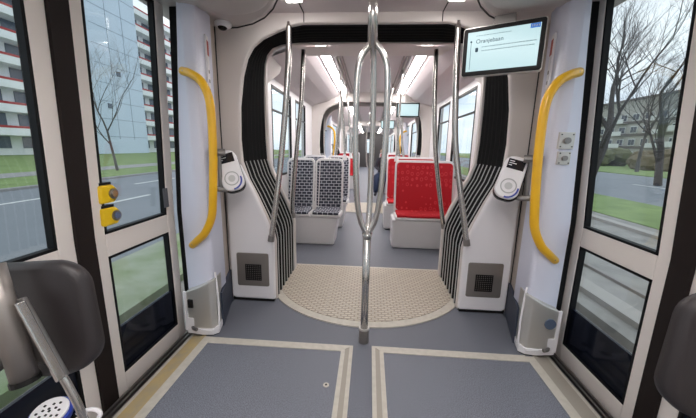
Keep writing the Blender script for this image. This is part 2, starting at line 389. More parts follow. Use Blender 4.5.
# small dark sticker in the window of the left far leaf and metal lock of the pillar
tag(MB().prism(rrect(1.90, 1.945, .93, 1.06, .004), -1.362, -1.358, 'x').build('window_sticker', mat('sticker_grey', (.09, .09, .10), .5), D2))

# black rubber edge between leaf and pillar; thresholds
for s in (-1, 1):
    mb = MB(); mb.prism([(s * 1.38, -.1), (s * 1.38, .88), (s * 1.30, 2.3), (s * 1.22, 2.3), (s * 1.315, .88), (s * 1.315, -.1)], 2.05, 2.11)
    tag(mb.build('trim_%d' % (1 if s < 0 else 2), blacks, bevel=.01), 'black rubber strip between the far %s door leaf and the white door pillar' % SIDE[s], 'trim', kind='structure')
    tag(MB().box((s * 1.08, -2.5, 0), (s * 1.135, 1.87, .006)).build('trim_%d' % (3 if s < 0 else 4), strip), 'cream edge strip along the %s doorway' % SIDE[s], 'trim', kind='structure')
    tag(MB().box((s * 1.135, -2.5, -.1), (s * 1.165, 1.9, .003)).build('trim_%d' % (5 if s < 0 else 6), ochre if s < 0 else tan), 'narrow inner line of the %s door sill' % SIDE[s], 'trim', kind='structure')
    sl = thing('door_sill', (s * 1.25, 1, -.1), '%s door sill with %s strip and dark guide rails' % (SIDE[s], 'ochre-stained' if s < 0 else 'tan'), 'door sill', kind='structure')
    sl.name = 'trim_%d' % (15 if s < 0 else 16); WM[sl.name] = Matrix.Translation(sl.location)
    MB().box((s * 1.165, -2.5, -.1), (s * 1.235, 1.9, -.012)).build('sill_strip', ochre if s < 0 else tan, sl)
    MB().box((s * 1.235, -2.5, -.1), (s * 1.27, 2.0, -.03)).build('sill_edge', strip, sl)
    MB().box((s * 1.27, -2.5, -.13), (s * 1.42, 2.1, -.095)).build('guide_channel', dark, sl)
    for x in (1.285, 1.315, 1.345): MB().box((s * (x - .006), -2.5, -.1), (s * (x + .006), 2.08, -.045)).build('guide_rail', dsteel, sl)

# door pillars between door and gangway wall
PIL = {}
for s in (-1, 1):
    mb = MB(); rings = []
    for z, do, di in ((0.0, 0, 0), (.30, 0, 0), (.9, 0, 0), (1.4, -.03, 0), (2.0, -.075, -.005), (2.33, -.095, -.01)):
        rings.append([(s * x, y, z) for x, y in ((1.345 + do, 2.20), (1.345 + do, 2.10), (1.30 + do, 1.985), (1.235 + do, 1.955), (1.17 + di, 1.945), (1.12 + di, 1.948), (1.098 + di, 1.962), (1.09 + di, 1.99), (1.12 + di, 2.20))])
    mb.loft(rings, cap=True)
    PIL[s] = tag(mb.build('trim_%d' % (7 if s < 0 else 8), bluewhite, smooth=False, bevel=.01), 'tall blue-white door pillar on the %s holding the yellow rail' % SIDE[s], 'pillar', kind='structure')
    tag(MB().prism([(s * 1.094, 1.995), (s * 1.215, 2.47), (s * 1.40, 2.47), (s * 1.40, 2.20), (s * 1.16, 2.15)], 0, 2.33, 'z').build('wall_%s_return' % SIDE[s], mat('return_beige', (.50, .43, .38), .5)), 'narrow cream wall panel between %s door pillar and gangway wall' % SIDE[s], 'wall', kind='structure')
    # base housing of the pillar
    t = thing('pillar_base_box', (s * 1.15, 1.93, 0), 'grey metal housing at the foot of the %s door pillar with %s' % (SIDE[s], 'black square' if s < 0 else 'round lamp'), 'housing', 'pillar base housings')
    del t['group']
    pl = [(s * 1.275, 2.0), (s * 1.275, 1.90), (s * 1.16, 1.885), (s * 1.09, 1.893), (s * 1.058, 1.925), (s * 1.08, 2.02), (s * 1.12, 2.14), (s * 1.20, 2.14)]
    mc = MB().prism(pl, .035, .325, 'z')
    for v in mc.bm.verts:
        if v.co.z > .3: v.co.z += max(0, 1.25 - abs(v.co.x)) * .55
    mc.build('metal_cover', alu, t, bevel=.008)
    pw = [(x + s * -.008 * (1 if abs(x) < 1.2 else 0), y - .008) for x, y in pl]
    MB().prism(pw, .01, .055, 'z').build('white_foot', white, t, bevel=.004)
    # white edging that follows the cover
    MB().prism([(s * 1.285, 0.33), (s * 1.285, .03), (s * 1.17, .03), (s * 1.17, .05), (s * 1.195, .05), (s * 1.195, .13), (s * 1.265, .13), (s * 1.265, .33)], 1.893, 1.905).build('white_edge', white, t)
    MB().tube([(s * 1.165, 1.878, .05), (s * 1.09, 1.886, .04), (s * 1.05, 1.922, .07), (s * 1.048, 1.93, .22), (s * 1.058, 1.94, .38), (s * 1.075, 1.96, .46)], .007, 8).build('side_edge', white, t)
    MB().prism(pl, 0.0, .012, 'z').build('rubber_foot', blackp, t)
    if s < 0: MB().box((-1.25, 1.882, .215), (-1.215, 1.902, .275)).build('black_square', blackp, t)
    else: MB().tube([(1.215, 1.905, .24), (1.215, 1.882, .24)], .036, 20).build('round_lamp', mat('lamp_bluegrey', (.10, .13, .19), .2), t, smooth=False)
    MB().tube([(s * 1.30, 1.98, .06), (s * 1.22, 1.88, .055), (s * 1.19, 1.87, .055)], .012, 8).build('latch_pin', dsteel, t)
    # dark baseboard of the slanted side wall
    tag(MB().prism([(s * 1.065, 2.02), (s * 1.19, 2.45), (s * 1.21, 2.45), (s * 1.09, 2.02)], 0, .27, 'z').build('baseboard_' + SIDE[s], navy), 'dark blue baseboard beside the %s pillar' % SIDE[s], 'baseboard', kind='structure')
# notice strips on the pillar sides
for s in (-1, 1):
    st = thing('notice_strip', (s * 1.06, 2.08, 1.9), 'tall narrow notice strip with a red mark on the %s pillar side' % SIDE[s], 'sticker')
    R = Euler((0, 0, s * -.292)).to_matrix().to_4x4()
    def sb(a, c, nm, m_, p_):
        mm = MB().box(a, c); mm.bm.transform(Matrix.Translation((s * 1.098, 2.10, 0)) @ R); return mm.build(nm, m_, p_)
    sb((-.006, -.035, 1.55), (.006, .03, 2.05), 'backing', white, st)
    sb((-.008, -.02, 1.93), (.008, .025, 2.02), 'red_mark', redst, st)
    for k in range(5): sb((-.008, -.015, 1.58 + k * .06), (.008, .012, 1.60 + k * .06), 'dark_line', dsteel, st)

# grab rails
def grab(s):
    t = thing('grab_rail', (s * 1.2, 1.93, .66), 'bent yellow grab rail on the %s door pillar' % SIDE[s], 'grab rail')
    pts = smoothpts([(s * 1.185, 1.95, 1.80), (s * 1.11, 1.91, 1.775), (s * 1.04, 1.89, 1.73), (s * .992, 1.88, 1.64), (s * .982, 1.88, 1.50), (s * .99, 1.88, 1.25), (s * 1.008, 1.88, 1.02), (s * 1.03, 1.885, .88), (s * 1.09, 1.90, .77), (s * 1.155, 1.92, .71), (s * 1.225, 1.96, .655)], 5)
    MB().tube(pts, .026, 14).build('rail', yellow, t, smooth=True)
    for i in (2, len(pts) - 3):
        MB().ellipsoid(pts[i] + Vector((0, -.026, 0)), (.006, .004, .006), seg=8).build('screw', dsteel, t)
    return t
GR = {s: grab(s) for s in (-1, 1)}

# card readers
def reader(s):
    t = thing('card_reader', (s * 1.0, 2.1, 1.1), 'white %s card reader with %s' % (SIDE[s], 'its blue arc at the lower right, beside the left pillar' if s < 0 else 'its blue arc at the lower right, under the ceiling screen'), 'card reader')
    ang = .30
    M = Matrix.Translation((s * .985 if s < 0 else .945, 2.10, 1.175)) @ Euler((math.radians(-16), -s * ang * -1 if False else (-.27 if s < 0 else .25), s * -.30)).to_matrix().to_4x4()
    def ob(mb, nm, m_, p_, bv=0): mb.bm.transform(M); return mb.build(nm, m_, p_, bevel=bv)
    out = rrect(-.075, .075, -.15, .14, .06, 6)
    out = [(x * (1.0 if z < .05 else .93), z) for x, z in out]
    ob(MB().prism([(x * 1.07 + s * .008, z * 1.03 - .003) for x, z in out], .005, .07), 'back_shell', blackp, t, .01)
    fr = ob(MB().prism(out, -.03, .012), 'front_shell', white, t, .01)
    ob(MB().box((-.052, -.034, .05), (.052, -.029, .115)), 'display', mat('reader_display', (.012, .013, .02), .15), t)
    for k, wd in enumerate((.03, .045, .02)): ob(MB().box((-.044, -.036, .098 - k * .014), (-.044 + wd, -.033, .103 - k * .014)), 'display_line', pale, t)
    ring = MB(); n_ = 32
    for r0, r1, y0 in ((.043, .050, -.034),):
        ring.loft([[(r * math.cos(6.283 * k / n_), y, -.065 + r * math.sin(6.283 * k / n_)) for k in range(n_)] for r, y in ((r0, -.029), (r0, y0), (r1, y0), (r1, -.029))])
    ob(ring, 'target_ring', mat('reader_grey', (.42, .42, .42), .4), t)
    ob(MB().tube([(0, -.029, -.065), (0, -.033, -.065)], .024, 20), 'target_disc', mat('reader_grey2', (.55, .55, .55), .4), t)
    arc = MB(); q = [math.radians(a) for a in range(-95, 15, 8)]
    arc.loft([[((.066 if j else .056) * math.cos(a), y, -.075 + (.066 if j else .056) * math.sin(a) * 1.08) for j, y in ((0, -.029), (0, -.036), (1, -.036), (1, -.029))] for a in q], cap=True)
    ob(arc, 'blue_arc', blue, t)
    ins = s * 1.02
    MB().tube([(s * 1.09, 2.02, 1.30), (s * 1.0, 2.07, 1.30)], .026, 12).build('upper_stub', dsteel, t)
    MB().tube(smoothpts([(s * 1.09, 2.02, 1.06), (s * 1.03, 2.05, 1.045), (s * .985, 2.09, 1.05), (s * .97, 2.13, 1.10)], 4), .02, 10).build('lower_arm', dsteel, t)
    MB().tube([(s * 1.035, 2.045, 1.06), (s * 1.035, 2.05, 1.30)], .014, 10).build('upright', dsteel, t)
    return t
RD = {s: reader(s) for s in (-1, 1)}

# ------------------------------------------------------------------ gangway portals, bellows, turntable
HP = [(.785, 0), (.785, .55), (.80, .63), (.85, .76), (.93, .94), (1.0, 1.08), (1.045, 1.22), (1.055, 1.4), (1.045, 1.65), (1.01, 1.88), (.97, 2.01), (.92, 2.09), (.84, 2.15), (.72, 2.20), (.62, 2.235), (.54, 2.25)]
HQ = HP[:8] + [(1.058, 1.72), (1.055, 2.0), (1.045, 2.13), (1.02, 2.21), (.97, 2.27), (.88, 2.30), (.72, 2.315), (.54, 2.318)]
def hole(d=0., t=0.):                                            # right-to-left outline of the gangway hole grown by d
    H = [(p[0] * (1 - t) + q[0] * t, p[1] * (1 - t) + q[1] * t) for p, q in zip(HP, HQ)]; r = []
    for i, (x, z) in enumerate(H):
        a = Vector(H[max(i - 1, 0)]); c = Vector(H[min(i + 1, len(H) - 1)]); u = (c - a).normalized()
        r.append((x + u[1] * d, z - u[0] * d if i else 0))
    return r + [(-x, z) for x, z in r[::-1]]
def portal(y0, y1, n, lab, m=cream, grow=0.):
    h = hole(0, grow); hx = 1.44
    mb = MB(); mb.prism([(hx, 0), (hx, 2.45), (-hx, 2.45), (-hx, 0)] + h[::-1], y0, y1)
    return tag(mb.build('trim_%d' % n, m, bevel=.015), lab, 'wall', kind='structure')
portal(2.45, 2.50, 9, 'cream end wall around the near gangway opening')
portal(3.13, 3.20, 10, 'cream frame at the far end of the near bellows', grow=1.)
tag(MB().loft([[(x, 3.19, z) for x, z in hole(0, 1.)], [(max(min(x * 1.0 + (.16 if x > 0 else -.16) if z < 2.05 else x, 1.22), -1.22), 3.60, min(z + .03, 2.34) if z > 1.9 else z) for x, z in hole(0, 1.)]], closed=False).build('trim_11', cream, smooth=True), 'curved cream cheek panel leading from the bellows to the seats', 'wall', kind='structure')
portal(6.40, 6.46, 12, 'cream end wall around the second gangway opening')
portal(7.05, 7.12, 13, 'cream frame at the far end of the second bellows')
def bellows(y0, y1, n, lab):
    t = thing('gangway_bellows', (0, (y0 + y1) / 2, 0), lab, 'bellows')
    st = (y1 - y0) / n
    for k in range(n):
        a = y0 + k * st; rings = []
        for yy, g in ((a, .07), (a + st * .3, .03), (a + st * .42, .012), (a + st * .5, .004), (a + st * .58, .012), (a + st * .7, .03), (a + st, .07)):
            rings.append([(x, yy, z) for x, z in hole(g, min(1, (yy - y0) / (y1 - y0)))])
        f = MB().loft(rings, closed=False).build('fold', black, t, smooth=True)
        for s in (-1, 1):
            h = [(s * x, z) for x, z in hole(.006)[:7]]
            MB().tube([(x, a + st * .5, max(z, .01)) for x, z in h], .0052, 6).build('edge_piping', piping, f)
    return t
bellows(2.50, 3.13, 7, 'black folded rubber bellows around the near gangway with grey piped lower folds')
bellows(6.46, 7.05, 7, 'black folded rubber bellows around the second, farther gangway')
def turntable(yc, far, sgn, lab):
    t = thing('turntable_floor', (0, yc, 0), lab, 'floor plate')
    R = .99; a = [];
    for k in range(41):
        an = math.radians(180 + 180 * k / 40); a.append((R * math.cos(an), yc + sgn * R * math.sin(an)))
    def clip(pts, hw): return [(max(-hw, min(hw, x)), y) for x, y in pts]
    MB().prism([(x, y) for x, y in clip(a, .90)] + [(.90, far), (-.90, far)], 0.0, .010, 'z').build('rim', strip, t)
    b_ = [(x * .925, yc + (y - yc) * .925) for x, y in a]
    seams = (-.9, -.33, .33, .9)
    for i in range(3):
        x0, x1 = seams[i] + .002, seams[i + 1] - .002
        top = []
        for k in range(13):
            x = x0 + (x1 - x0) * k / 12; q = (.916 ** 2 - min(abs(x), .9) ** 2) ** .5; top.append((x, yc - sgn * q))
        MB().prism(top + [(x1, far - sgn * .04), (x0, far - sgn * .04)], .008, .014, 'z').build('tread_plate', discm, t)
    return t
turntable(3.085, 3.30, 1, 'cream patterned half-round turntable plate in the near gangway floor')
turntable(6.5, 6.3, -1, 'cream floor plate of the second gangway')
# lower side covers with grilles
def side_cover(s):
    t = thing('side_cover', (s * .98, 2.43, 0), 'white lower cover with a dark grille, %s of the near gangway' % SIDE[s], 'cover panel')
    o_ = [(.79, .025), (.79, .55), (.81, .65), (.86, .78), (.935, .96), (1.0, 1.09), (1.05, 1.20), (1.175, 1.20), (1.175, .05), (1.15, .025)]
    MB().prism([(s * x, z) for x, z in o_], 2.405, 2.455).build('panel', white, t, bevel=.016)
    MB().box((s * .80, 2.42, 0), (s * 1.17, 2.452, .03)).build('kick_strip', blackp, t)
    g = MB().prism([(s * x, z) for x, z in rrect(.835, 1.115, .15, .45, .015)], 2.398, 2.41).build('grille_plate', MATS['tube_grey'] if 'tube_grey' in MATS else mat('tube_grey', (.30, .27, .25), .4, .6), t, bevel=.004)
    m = MB()
    for k in range(9): m.box((s * (.90 + k * .0165), 2.392, .205), (s * (.907 + k * .0165), 2.40, .35))
    for k in range(9): m.box((s * .90, 2.393, .205 + k * .0172), (s * 1.039, 2.40, .212 + k * .0172))
    m.build('grid', blackp, g)
    return t
side_cover(-1); side_cover(1)
for s in (-1, 1):   # thin dark joint where cover and pillar wall meet
    tag(MB().box((s * 1.203, 2.44, 0), (s * 1.209, 2.449, 2.25)).build('trim_%d' % (17 if s < 0 else 18), dark), 'thin dark joint in the corner between %s pillar wall and end wall' % SIDE[s], 'joint', kind='structure')

# ------------------------------------------------------------------ cowls above the doors, ceiling lights, end bulkhead
for s in (-1, 1):
    pl = [(s * 1.46, -2.5), (s * .44, -2.5), (s * .46, 1.2), (s * .50, 1.72), (s * .555, 1.93), (s * .64, 2.09), (s * .74, 2.22), (s * .86, 2.32), (s * 1.0, 2.385), (s * 1.14, 2.40), (s * 1.46, 2.40)]
    mb = MB(); mb.prism(pl, 2.205, 2.34, 'z')
    t = tag(mb.build('ceiling_cowl', cowlm, bevel=.03), 'grey rounded ceiling cowl above the %s doors%s' % (SIDE[s], ' with a camera dome' if s < 0 else ' beside the hanging screen'), 'cowl')
    t['kind'] = 'structure'; t.name = 'trim_%d' % (19 if s < 0 else 20)
    q = MB().ellipsoid((s * .92, 1.72, 2.21), (.36, .46, .05), seg=32).build('cowl_bulge', cowlm, t, smooth=True)
    q = MB().tube([(x, y, 2.20) for x, y in [(s * .445, -2.4)] + pl[2:10]], .005, 6).build('cowl_joint', dark, t)
cd = thing('camera_dome', (-1.07, 2.33, 2.2), 'small white camera dome with black lens under the left ceiling cowl', 'camera')
MB().ellipsoid((-1.07, 2.30, 2.19), (.06, .06, .03)).build('dome_ring', white, cd, smooth=True)
MB().ellipsoid((-1.07, 2.29, 2.17), (.033, .033, .022)).build('lens', mat('lens_black', (.01, .008, .008), .1), cd, smooth=True)
# bulkhead joints
for x, nn in ((-.52, 21), (.49, 22)):
    tag(MB().box((x - .003, 1.6, 2.314), (x + .003, 2.45, 2.321)).box((x - .003, 2.445, 2.255), (x + .003, 2.452, 2.32)).build('trim_%d' % nn, dark), 'thin joint line in the cream ceiling above the gangway, %s one' % ('left' if x < 0 else 'right'), 'joint', kind='structure')
def ceil_light(x, y0, y1, z, wd, lab, grp=None):
    t = thing('ceiling_light', (x, (y0 + y1) / 2, z), lab, 'ceiling light', grp)
    MB().box((x - wd / 2 - .012, y0, z - .004), (x + wd / 2 + .012, y1, z + .012)).build('housing', dsteel, t)
    MB().box((x - wd / 2, y0 + .01, z - .012), (x + wd / 2, y1 - .01, z - .003)).build('diffuser', lamp, t)
    return t
ceil_light(-.54, 1.20, 2.26, 2.315, .10, 'ceiling light over the door area, left one at the top edge')
ceil_light(.53, 1.20, 2.26, 2.315, .10, 'ceiling light over the door area, right one at the top edge')
ceil_light(-.30, -1.8, .9, 2.315, .10, 'ceiling light strip behind the viewpoint, left'); ceil_light(.30, -1.8, .9, 2.315, .10, 'ceiling light strip behind the viewpoint, right')

# ------------------------------------------------------------------ passenger saloons beyond
def saloon(y0, y1, wins, n, lab, tn, liglab, step=1.5):
    cove = [(1.25, 2.12), (1.21, 2.16), (1.14, 2.20), (1.0, 2.23), (.86, 2.27), (.74, 2.33), (.655, 2.385), (.65, 2.40), (.45, 2.40), (.44, 2.43), (0, 2.44)]
    pr = cove + [(-x, z) for x, z in cove[-2::-1]]
    tag(MB().loft([[(x, y0, z) for x, z in pr], [(x, y1, z) for x, z in pr]], closed=False).build('ceiling', ceilm), lab + ' ceiling, grey-lilac with side coves', 'ceiling', kind='structure')
    for s in (-1, 1):
        m = MB(); X0, X1 = s * 1.21, s * 1.26
        m.box((X0, y0, 0), (X1, y1, .95)); m.box((X0, y0, 2.08), (X1, y1, 2.45)); ys = [y0] + [v for w_ in wins for v in w_] + [y1]
        for i in range(0, len(ys), 2): m.box((X0, ys[i], .95), (X1, ys[i + 1], 2.08))
        tag(m.build('wall_' + SIDE[s], white), '%s, white %s side wall with windows' % (lab, SIDE[s]), 'wall', kind='structure')
        for i, (a, c) in enumerate(wins):
            wn = tag(MB().box((s * 1.235, a, .95), (s * 1.241, c, 2.08)).build('window_%d' % (n + i * 2 + (s > 0)), glass), '%s, side window %s in the %s wall' % (lab, ('nearest', 'second', 'third')[i], SIDE[s]), 'window', kind='structure')
            g = MB()
            for q in ((a, a + .03, .95, 2.08), (c - .03, c, .95, 2.08), (a, c, .95, .98), (a, c, 2.05, 2.08), (a, c, 1.78, 1.80)): g.box((s * 1.207, q[0], q[2]), (s * 1.235, q[1], q[3]))
            g.build('window_gasket', blackp, wn)
        k = 0; y = y0 + .12
        tag(MB().box((s * .40, y0, 2.415), (s * .43, y1, 2.43)).box((s * .36, y0, 2.418), (s * .375, y1, 2.435)).build('trim_%d' % (tn + (s > 0)), dsteel), '%s, dark duct slots beside the %s light strip' % (lab, SIDE[s]), 'trim', kind='structure')
        while y < y1 - .5:
            ceil_light(s * .55, y, min(y + step, y1 - .05), 2.398, .105, '%s, %s ceiling light strip, %s section' % (liglab, SIDE[s], ('first', 'second', 'third', 'fourth', 'fifth')[k])); y += step; k += 1
saloon(3.20, 6.40, [(3.78, 4.72), (4.98, 5.75)], 5, 'near saloon', 23, 'near saloon')
saloon(7.12, 13.0, [(7.35, 7.95), (8.2, 9.4), (9.9, 12.2)], 9, 'second saloon', 25, 'second saloon', 2.9)
portal(13.0, 13.06, 14, 'cream end wall around the third gangway opening, farthest but one')
bellows(13.06, 13.7, 7, 'black folded rubber bellows of the third gangway far down the tram')
saloon(13.7, 22.0, [(14.2, 16.0), (16.5, 18.5), (19, 21)], 17, 'farthest saloon', 27, 'farthest saloon', 4.0)
fw = tag(MB().box((-1.26, 22, 0), (-.3, 22.06, 2.45)).box((.3, 22, 0), (1.26, 22.06, 2.45)).box((-.3, 22, 1.95), (.3, 22.06, 2.45)).box((-.3, 22, 0), (.3, 22.06, 1.0)).build('wall_far', mat('cab_wall', (.05, .045, .045), .6)), 'dark cab wall at the far end of the tram', 'wall', kind='structure')
tag(MB().box((-.3, 22.02, 1.0), (.3, 22.03, 1.95)).build('window_25', glass), 'small bright window in the far cab wall', 'window', kind='structure')

# ------------------------------------------------------------------ seats
def lean(z): return .11 * max(0, z - .45) / .75
def shell(parent, x0, x1, yf, fabric, cush=None):
    """one moulded seat: white shell with rounded back, fabric back and cushion"""
    yb = yf + .36
    def wrapback(o0, o1, inset, z0, z1, r, name, m, p_, bv):
        out = rrect(x0 + inset, x1 - inset, z0, z1, r, 5); mb = MB()
        ring = lambda dy: [(x, yb + dy + lean(z) - .05 * (((x - (x0 + x1) / 2) / ((x1 - x0) / 2)) ** 4), z) for x, z in out]
        mb.loft([ring(o0), ring(o1)], cap=True); return mb.build(name, m, p_, bevel=bv)
    sh_ = wrapback(-.01, .05, 0, .42, 1.19, .07, 'seat_back', seatw, parent, .012)
    wrapback(-.028, -.008, .024, .49, 1.16, .05, 'back_cushion', fabric, sh_, .008)
    sp = MB().prism([(yf, .41), (yf - .012, .44), (yf + .01, .465), (yb, .455), (yb + .05, .42), (yb + .03, .38)], x0, x1, 'x').build('seat_pan', seatw, parent, bevel=.012)
    MB().prism([(yf + .002, .445), (yf - .016, .462), (yf - .006, .487), (yf + .05, .497), (yb - .12, .478), (yb - .02, .50), (yb, .50), (yb, .455)], x0 + .024, x1 - .024, 'x').build('seat_cushion', fabric, sp, bevel=.01)
def seat(name, x0, x1, yf, n, fabric, lab, cat, s):
    t = thing(name, ((x0 + x1) / 2, yf + .2, 0), lab, cat)
    w_ = (x1 - x0) / n
    ia = .10 if s < 0 else .0; ib = .0 if s < 0 else .10
    # pedestal tapering to the floor
    top = [(x0 - (.0 if s < 0 else .03), yf + .03), (x1 - .04, yf + .03), (x1 - .04, yf + .44), (x0 - (.0 if s < 0 else .03), yf + .44)]
    xi0, xi1 = (x0 + .12, x1 - .10) if s < 0 else (x0 - .02, x1 - .20)
    bot = [(xi0, yf + .07), (xi1, yf + .07), (xi1, yf + .42), (xi0, yf + .42)]
    MB().loft([[(x, y, 0) for x, y in bot], [(x, y, .41) for x, y in top]], cap=True).build('pedestal', seatw, t, bevel=.025)
    for k in range(n): shell(t, x0 + w_ * k + .006, x0 + w_ * (k + 1) - .006, yf, fabric)
    return t
sl = seat('double_seat', -1.20, -.365, 3.98, 2, bluef, 'white double seat with black and white patterned covers, nearest on the left', 'seat', -1)
sr = seat('wide_seat', .36, 1.20, 3.97, 1, redf, 'wide red patterned seat in a white shell, nearest on the right', 'seat', 1)
dup(sl, (.035, .92, .02), 'black and white patterned double seat just behind the nearest left pair')
dup(sr, (-.07, .92, .02), 'wide red seat showing past the left edge of the nearest red one')
sb_ = seat('wide_seat', -1.12, -.38, 9.9, 1, redf, 'small far red seat on the left beyond the second gangway', 'seat', -1)
dup(sl, (.0, 6.9, 0), 'distant black and white patterned double seat far down on the left'); dup(sr, (0, 5.02, 0), 'distant red seat the dark-clothed passenger sits beside, far down on the right')
dup(sr, (0, 7.0, 0), 'farthest red seat on the right beyond the seated passenger')
# small upright handles from the seats' aisle corners to the ceiling
def seat_pole(x0, x1, y, lab):
    t = thing('seat_pole', (x0, y, 1.17), lab, 'pole', None)
    MB().tube(smoothpts([(x0, y, 1.17), (x0, y, 1.40), ((x0 * .6 + x1 * .4), y, 1.9), (x1, y, 2.405)], 4), .016, 10).build('tube', steel, t, smooth=True)
    MB().tube([(x0, y, 1.165), (x0, y, 1.25)], [.035, .022], 10).build('socket', seatw, t)
    return t
seat_pole(-.37, -.47, 4.49, 'slim steel pole rising from the nearest left double seat')
seat_pole(.39, .41, 4.49, 'slim steel pole rising from the nearest red seat')
seat_pole(-.335, -.45, 5.43, 'slim steel pole rising from the second left double seat')
seat_pole(.30, .35, 5.43, 'slim steel pole rising from the second red seat')

# ------------------------------------------------------------------ poles
LP = []
def pole(pts, r, lab, ends=True):
    t = thing('leaning_pole', pts[-1], lab, 'pole')
    sp = smoothpts(pts, 6); MB().tube(sp, r, 14).build('tube', steel, t, smooth=True)
    a, c = sp[0], sp[-1]; MB().tube([c, c - (c - sp[-2]).normalized() * .05], r * 1.18, 14).build('end_sleeve', dsteel, t)
    LP.append(t); return t
pole([(-.638, 2.47, 2.262), (-.650, 2.465, 1.93), (-.712, 2.46, 1.32), (-.757, 2.41, .904), (-.80, 2.375, .57)], .023, 'leaning steel pole in front of the left side of the bellows, nearer of two')
pole([(-.670, 3.12, 2.262), (-.695, 3.12, 1.81), (-.750, 3.12, 1.315), (-.80, 3.12, .79), (-.80, 3.14, .60)], .022, 'leaning steel pole at the far left edge of the bellows before the patterned seats')
pole([(.606, 2.47, 2.262), (.634, 2.465, 1.72), (.667, 2.46, 1.35), (.75, 2.41, .877), (.797, 2.375, .60)], .023, 'leaning steel pole in front of the right side of the bellows, nearer of two')
pole([(.588, 3.12, 2.262), (.606, 3.12, 1.82), (.650, 3.12, 1.34), (.735, 3.12, .837), (.80, 3.14, .54)], .022, 'leaning steel pole crossing the nearest red seat')
fk = thing('forked_pole', (-.002, 1.93, 0), 'central steel pole that splits into three prongs, standing on the floor', 'pole')
px, py = .0, 1.93
MB().tube([(px, py, .02), (px, py, .82)], .0255, 16).build('lower_tube', steel, fk, smooth=True)
MB().tube([(px - .005, py, 1.93), (px - .012, py, 2.33)], .028, 16).build('upper_tube', steel, fk, smooth=True)
MB().tube([(px, py, .0), (px, py, .10)], [.036, .034], 16).build('floor_socket', dsteel, fk)
MB().tube([(px, py, .10), (px, py, .112)], .037, 16).build('socket_collar', alu, fk)
for a in (-1, 1):
    MB().tube(smoothpts([(px - .004, py, 1.965), (px + a * .028, py, 1.935), (px + a * .070, py, 1.87), (px + a * .090, py, 1.77), (px + a * .093, py, 1.5), (px + a * .087, py, 1.25), (px + a * .072, py, 1.02), (px + a * .045, py, .88), (px, py, .79)], 5), .0185, 12).build('outer_prong', steel, fk, smooth=True)
MB().tube(smoothpts([(px - .004, py, 1.95), (px + .004, py + .045, 1.86), (px + .012, py + .075, 1.6), (px + .012, py + .075, 1.1), (px + .006, py + .03, .87), (px, py, .80)], 5), .0185, 12).build('middle_prong', steel, fk, smooth=True)
MB().tube([(px, py, .80), (px, py, .76)], [.034, .026], 16).build('fork_joint', steel, fk, smooth=True)

for q, lb in zip(LP, ('distant leaning pole at the left of the second gangway, nearer one', 'distant leaning pole at the left of the second gangway, farther one', 'distant leaning pole at the right of the second gangway, nearer one', 'distant leaning pole at the right of the second gangway, farther one')):
    dup(q, (0, 3.93, 0), lb)
dup(fk, (0, 5.7, 0), 'distant forked pole beyond the second gangway, seen between the prongs of the near one')
# ------------------------------------------------------------------ screens
def screen(c, yaw, wd, ht, lab, big=True):
    t = thing('information_screen', c, lab, 'screen')
    M = Matrix.Translation(c) @ Euler((math.radians(4), 0, yaw)).to_matrix().to_4x4()
    def ob(mb, nm, m_, p_, bv=0): mb.bm.transform(M); return mb.build(nm, m_, p_, bevel=bv)
    ob(MB().prism(rrect(-wd / 2, wd / 2, -ht / 2, ht / 2, .015), -.012, .035), 'casing', blackp, t, .004)
    ob(MB().prism(rrect(-wd / 2 - .006, wd / 2 + .006, -ht / 2 - .006, ht / 2 + .006, .018), .0, .045), 'silver_rim', alu, t, .004)
    b_ = .026; x0, x1, z0, z1 = -wd / 2 + b_, wd / 2 - b_, -ht / 2 + b_, ht / 2 - b_
    d = ob(MB().box((x0, -.016, z0), (x1, -.011, z1)), 'display', scrm, t)
    if big:
        ob(MB().box((x1 - .055, -.018, z1 - .025), (x1 - .004, -.0155, z1 - .001)), 'clock_field', scrb, d)
        for k in range(4): ob(MB().box((x1 - .048 + k * .011, -.019, z1 - .018), (x1 - .042 + k * .011, -.0175, z1 - .008)), 'clock_mark', pale, d)
        T = M @ Matrix.Translation((x0 + .05, -.0175, z1 - .068)) @ Euler((math.pi / 2, 0, 0)).to_matrix().to_4x4()
        text_mesh('Oranjebaan', .034, scrt, T, d)
        ob(MB().tube([(x0 + .022, -.0185, z1 - .055), (x0 + .022, -.016, z1 - .055)], .006, 12), 'stop_dot', scrt, d)
        ob(MB().box((x0 + .021, -.0175, z0 + .01), (x0 + .0235, -.016, z1 - .055)), 'route_line', scrt, d)
        ob(MB().prism(rrect(x0 + .05, x0 + .067, z1 - .118, z1 - .093, .004), -.0185, -.016), 'tram_icon', scrt, d)
        rnd = random.Random(3)
        for zz, hh, xa, xb in ((z1 - .026, .003, x0 + .05, x0 + .24), (z1 - .093, .0035, x0 + .087, x1 - .03), (z1 - .115, .0035, x0 + .087, x1 - .03)):
            m = MB(); x = xa
            while x < xb:
                q = rnd.uniform(.006, .02); m.box((x, -.0178, zz), (x + q, -.016, zz + hh)); x += q + .003
            ob(m, 'small_print', mat('faint_text', (.2, .28, .32), .5), d)
    ob(MB().box((-.06, .03, .02), (.06, .09, ht / 2 + (.06 if big else .24))), 'bracket', dsteel, t)
    return t
screen((.800, 2.12, 1.972), -math.atan2(.20, .41), .455, .283, 'information screen reading Oranjebaan under the right ceiling cowl')
s2 = screen((.71, 6.20, 2.085), 0, .44, .27, 'smaller-looking pale screen hanging in front of the second gangway', False)
dup(s2, (-.18, 3.8, .0), 'farthest pale screen, beyond the second gangway')

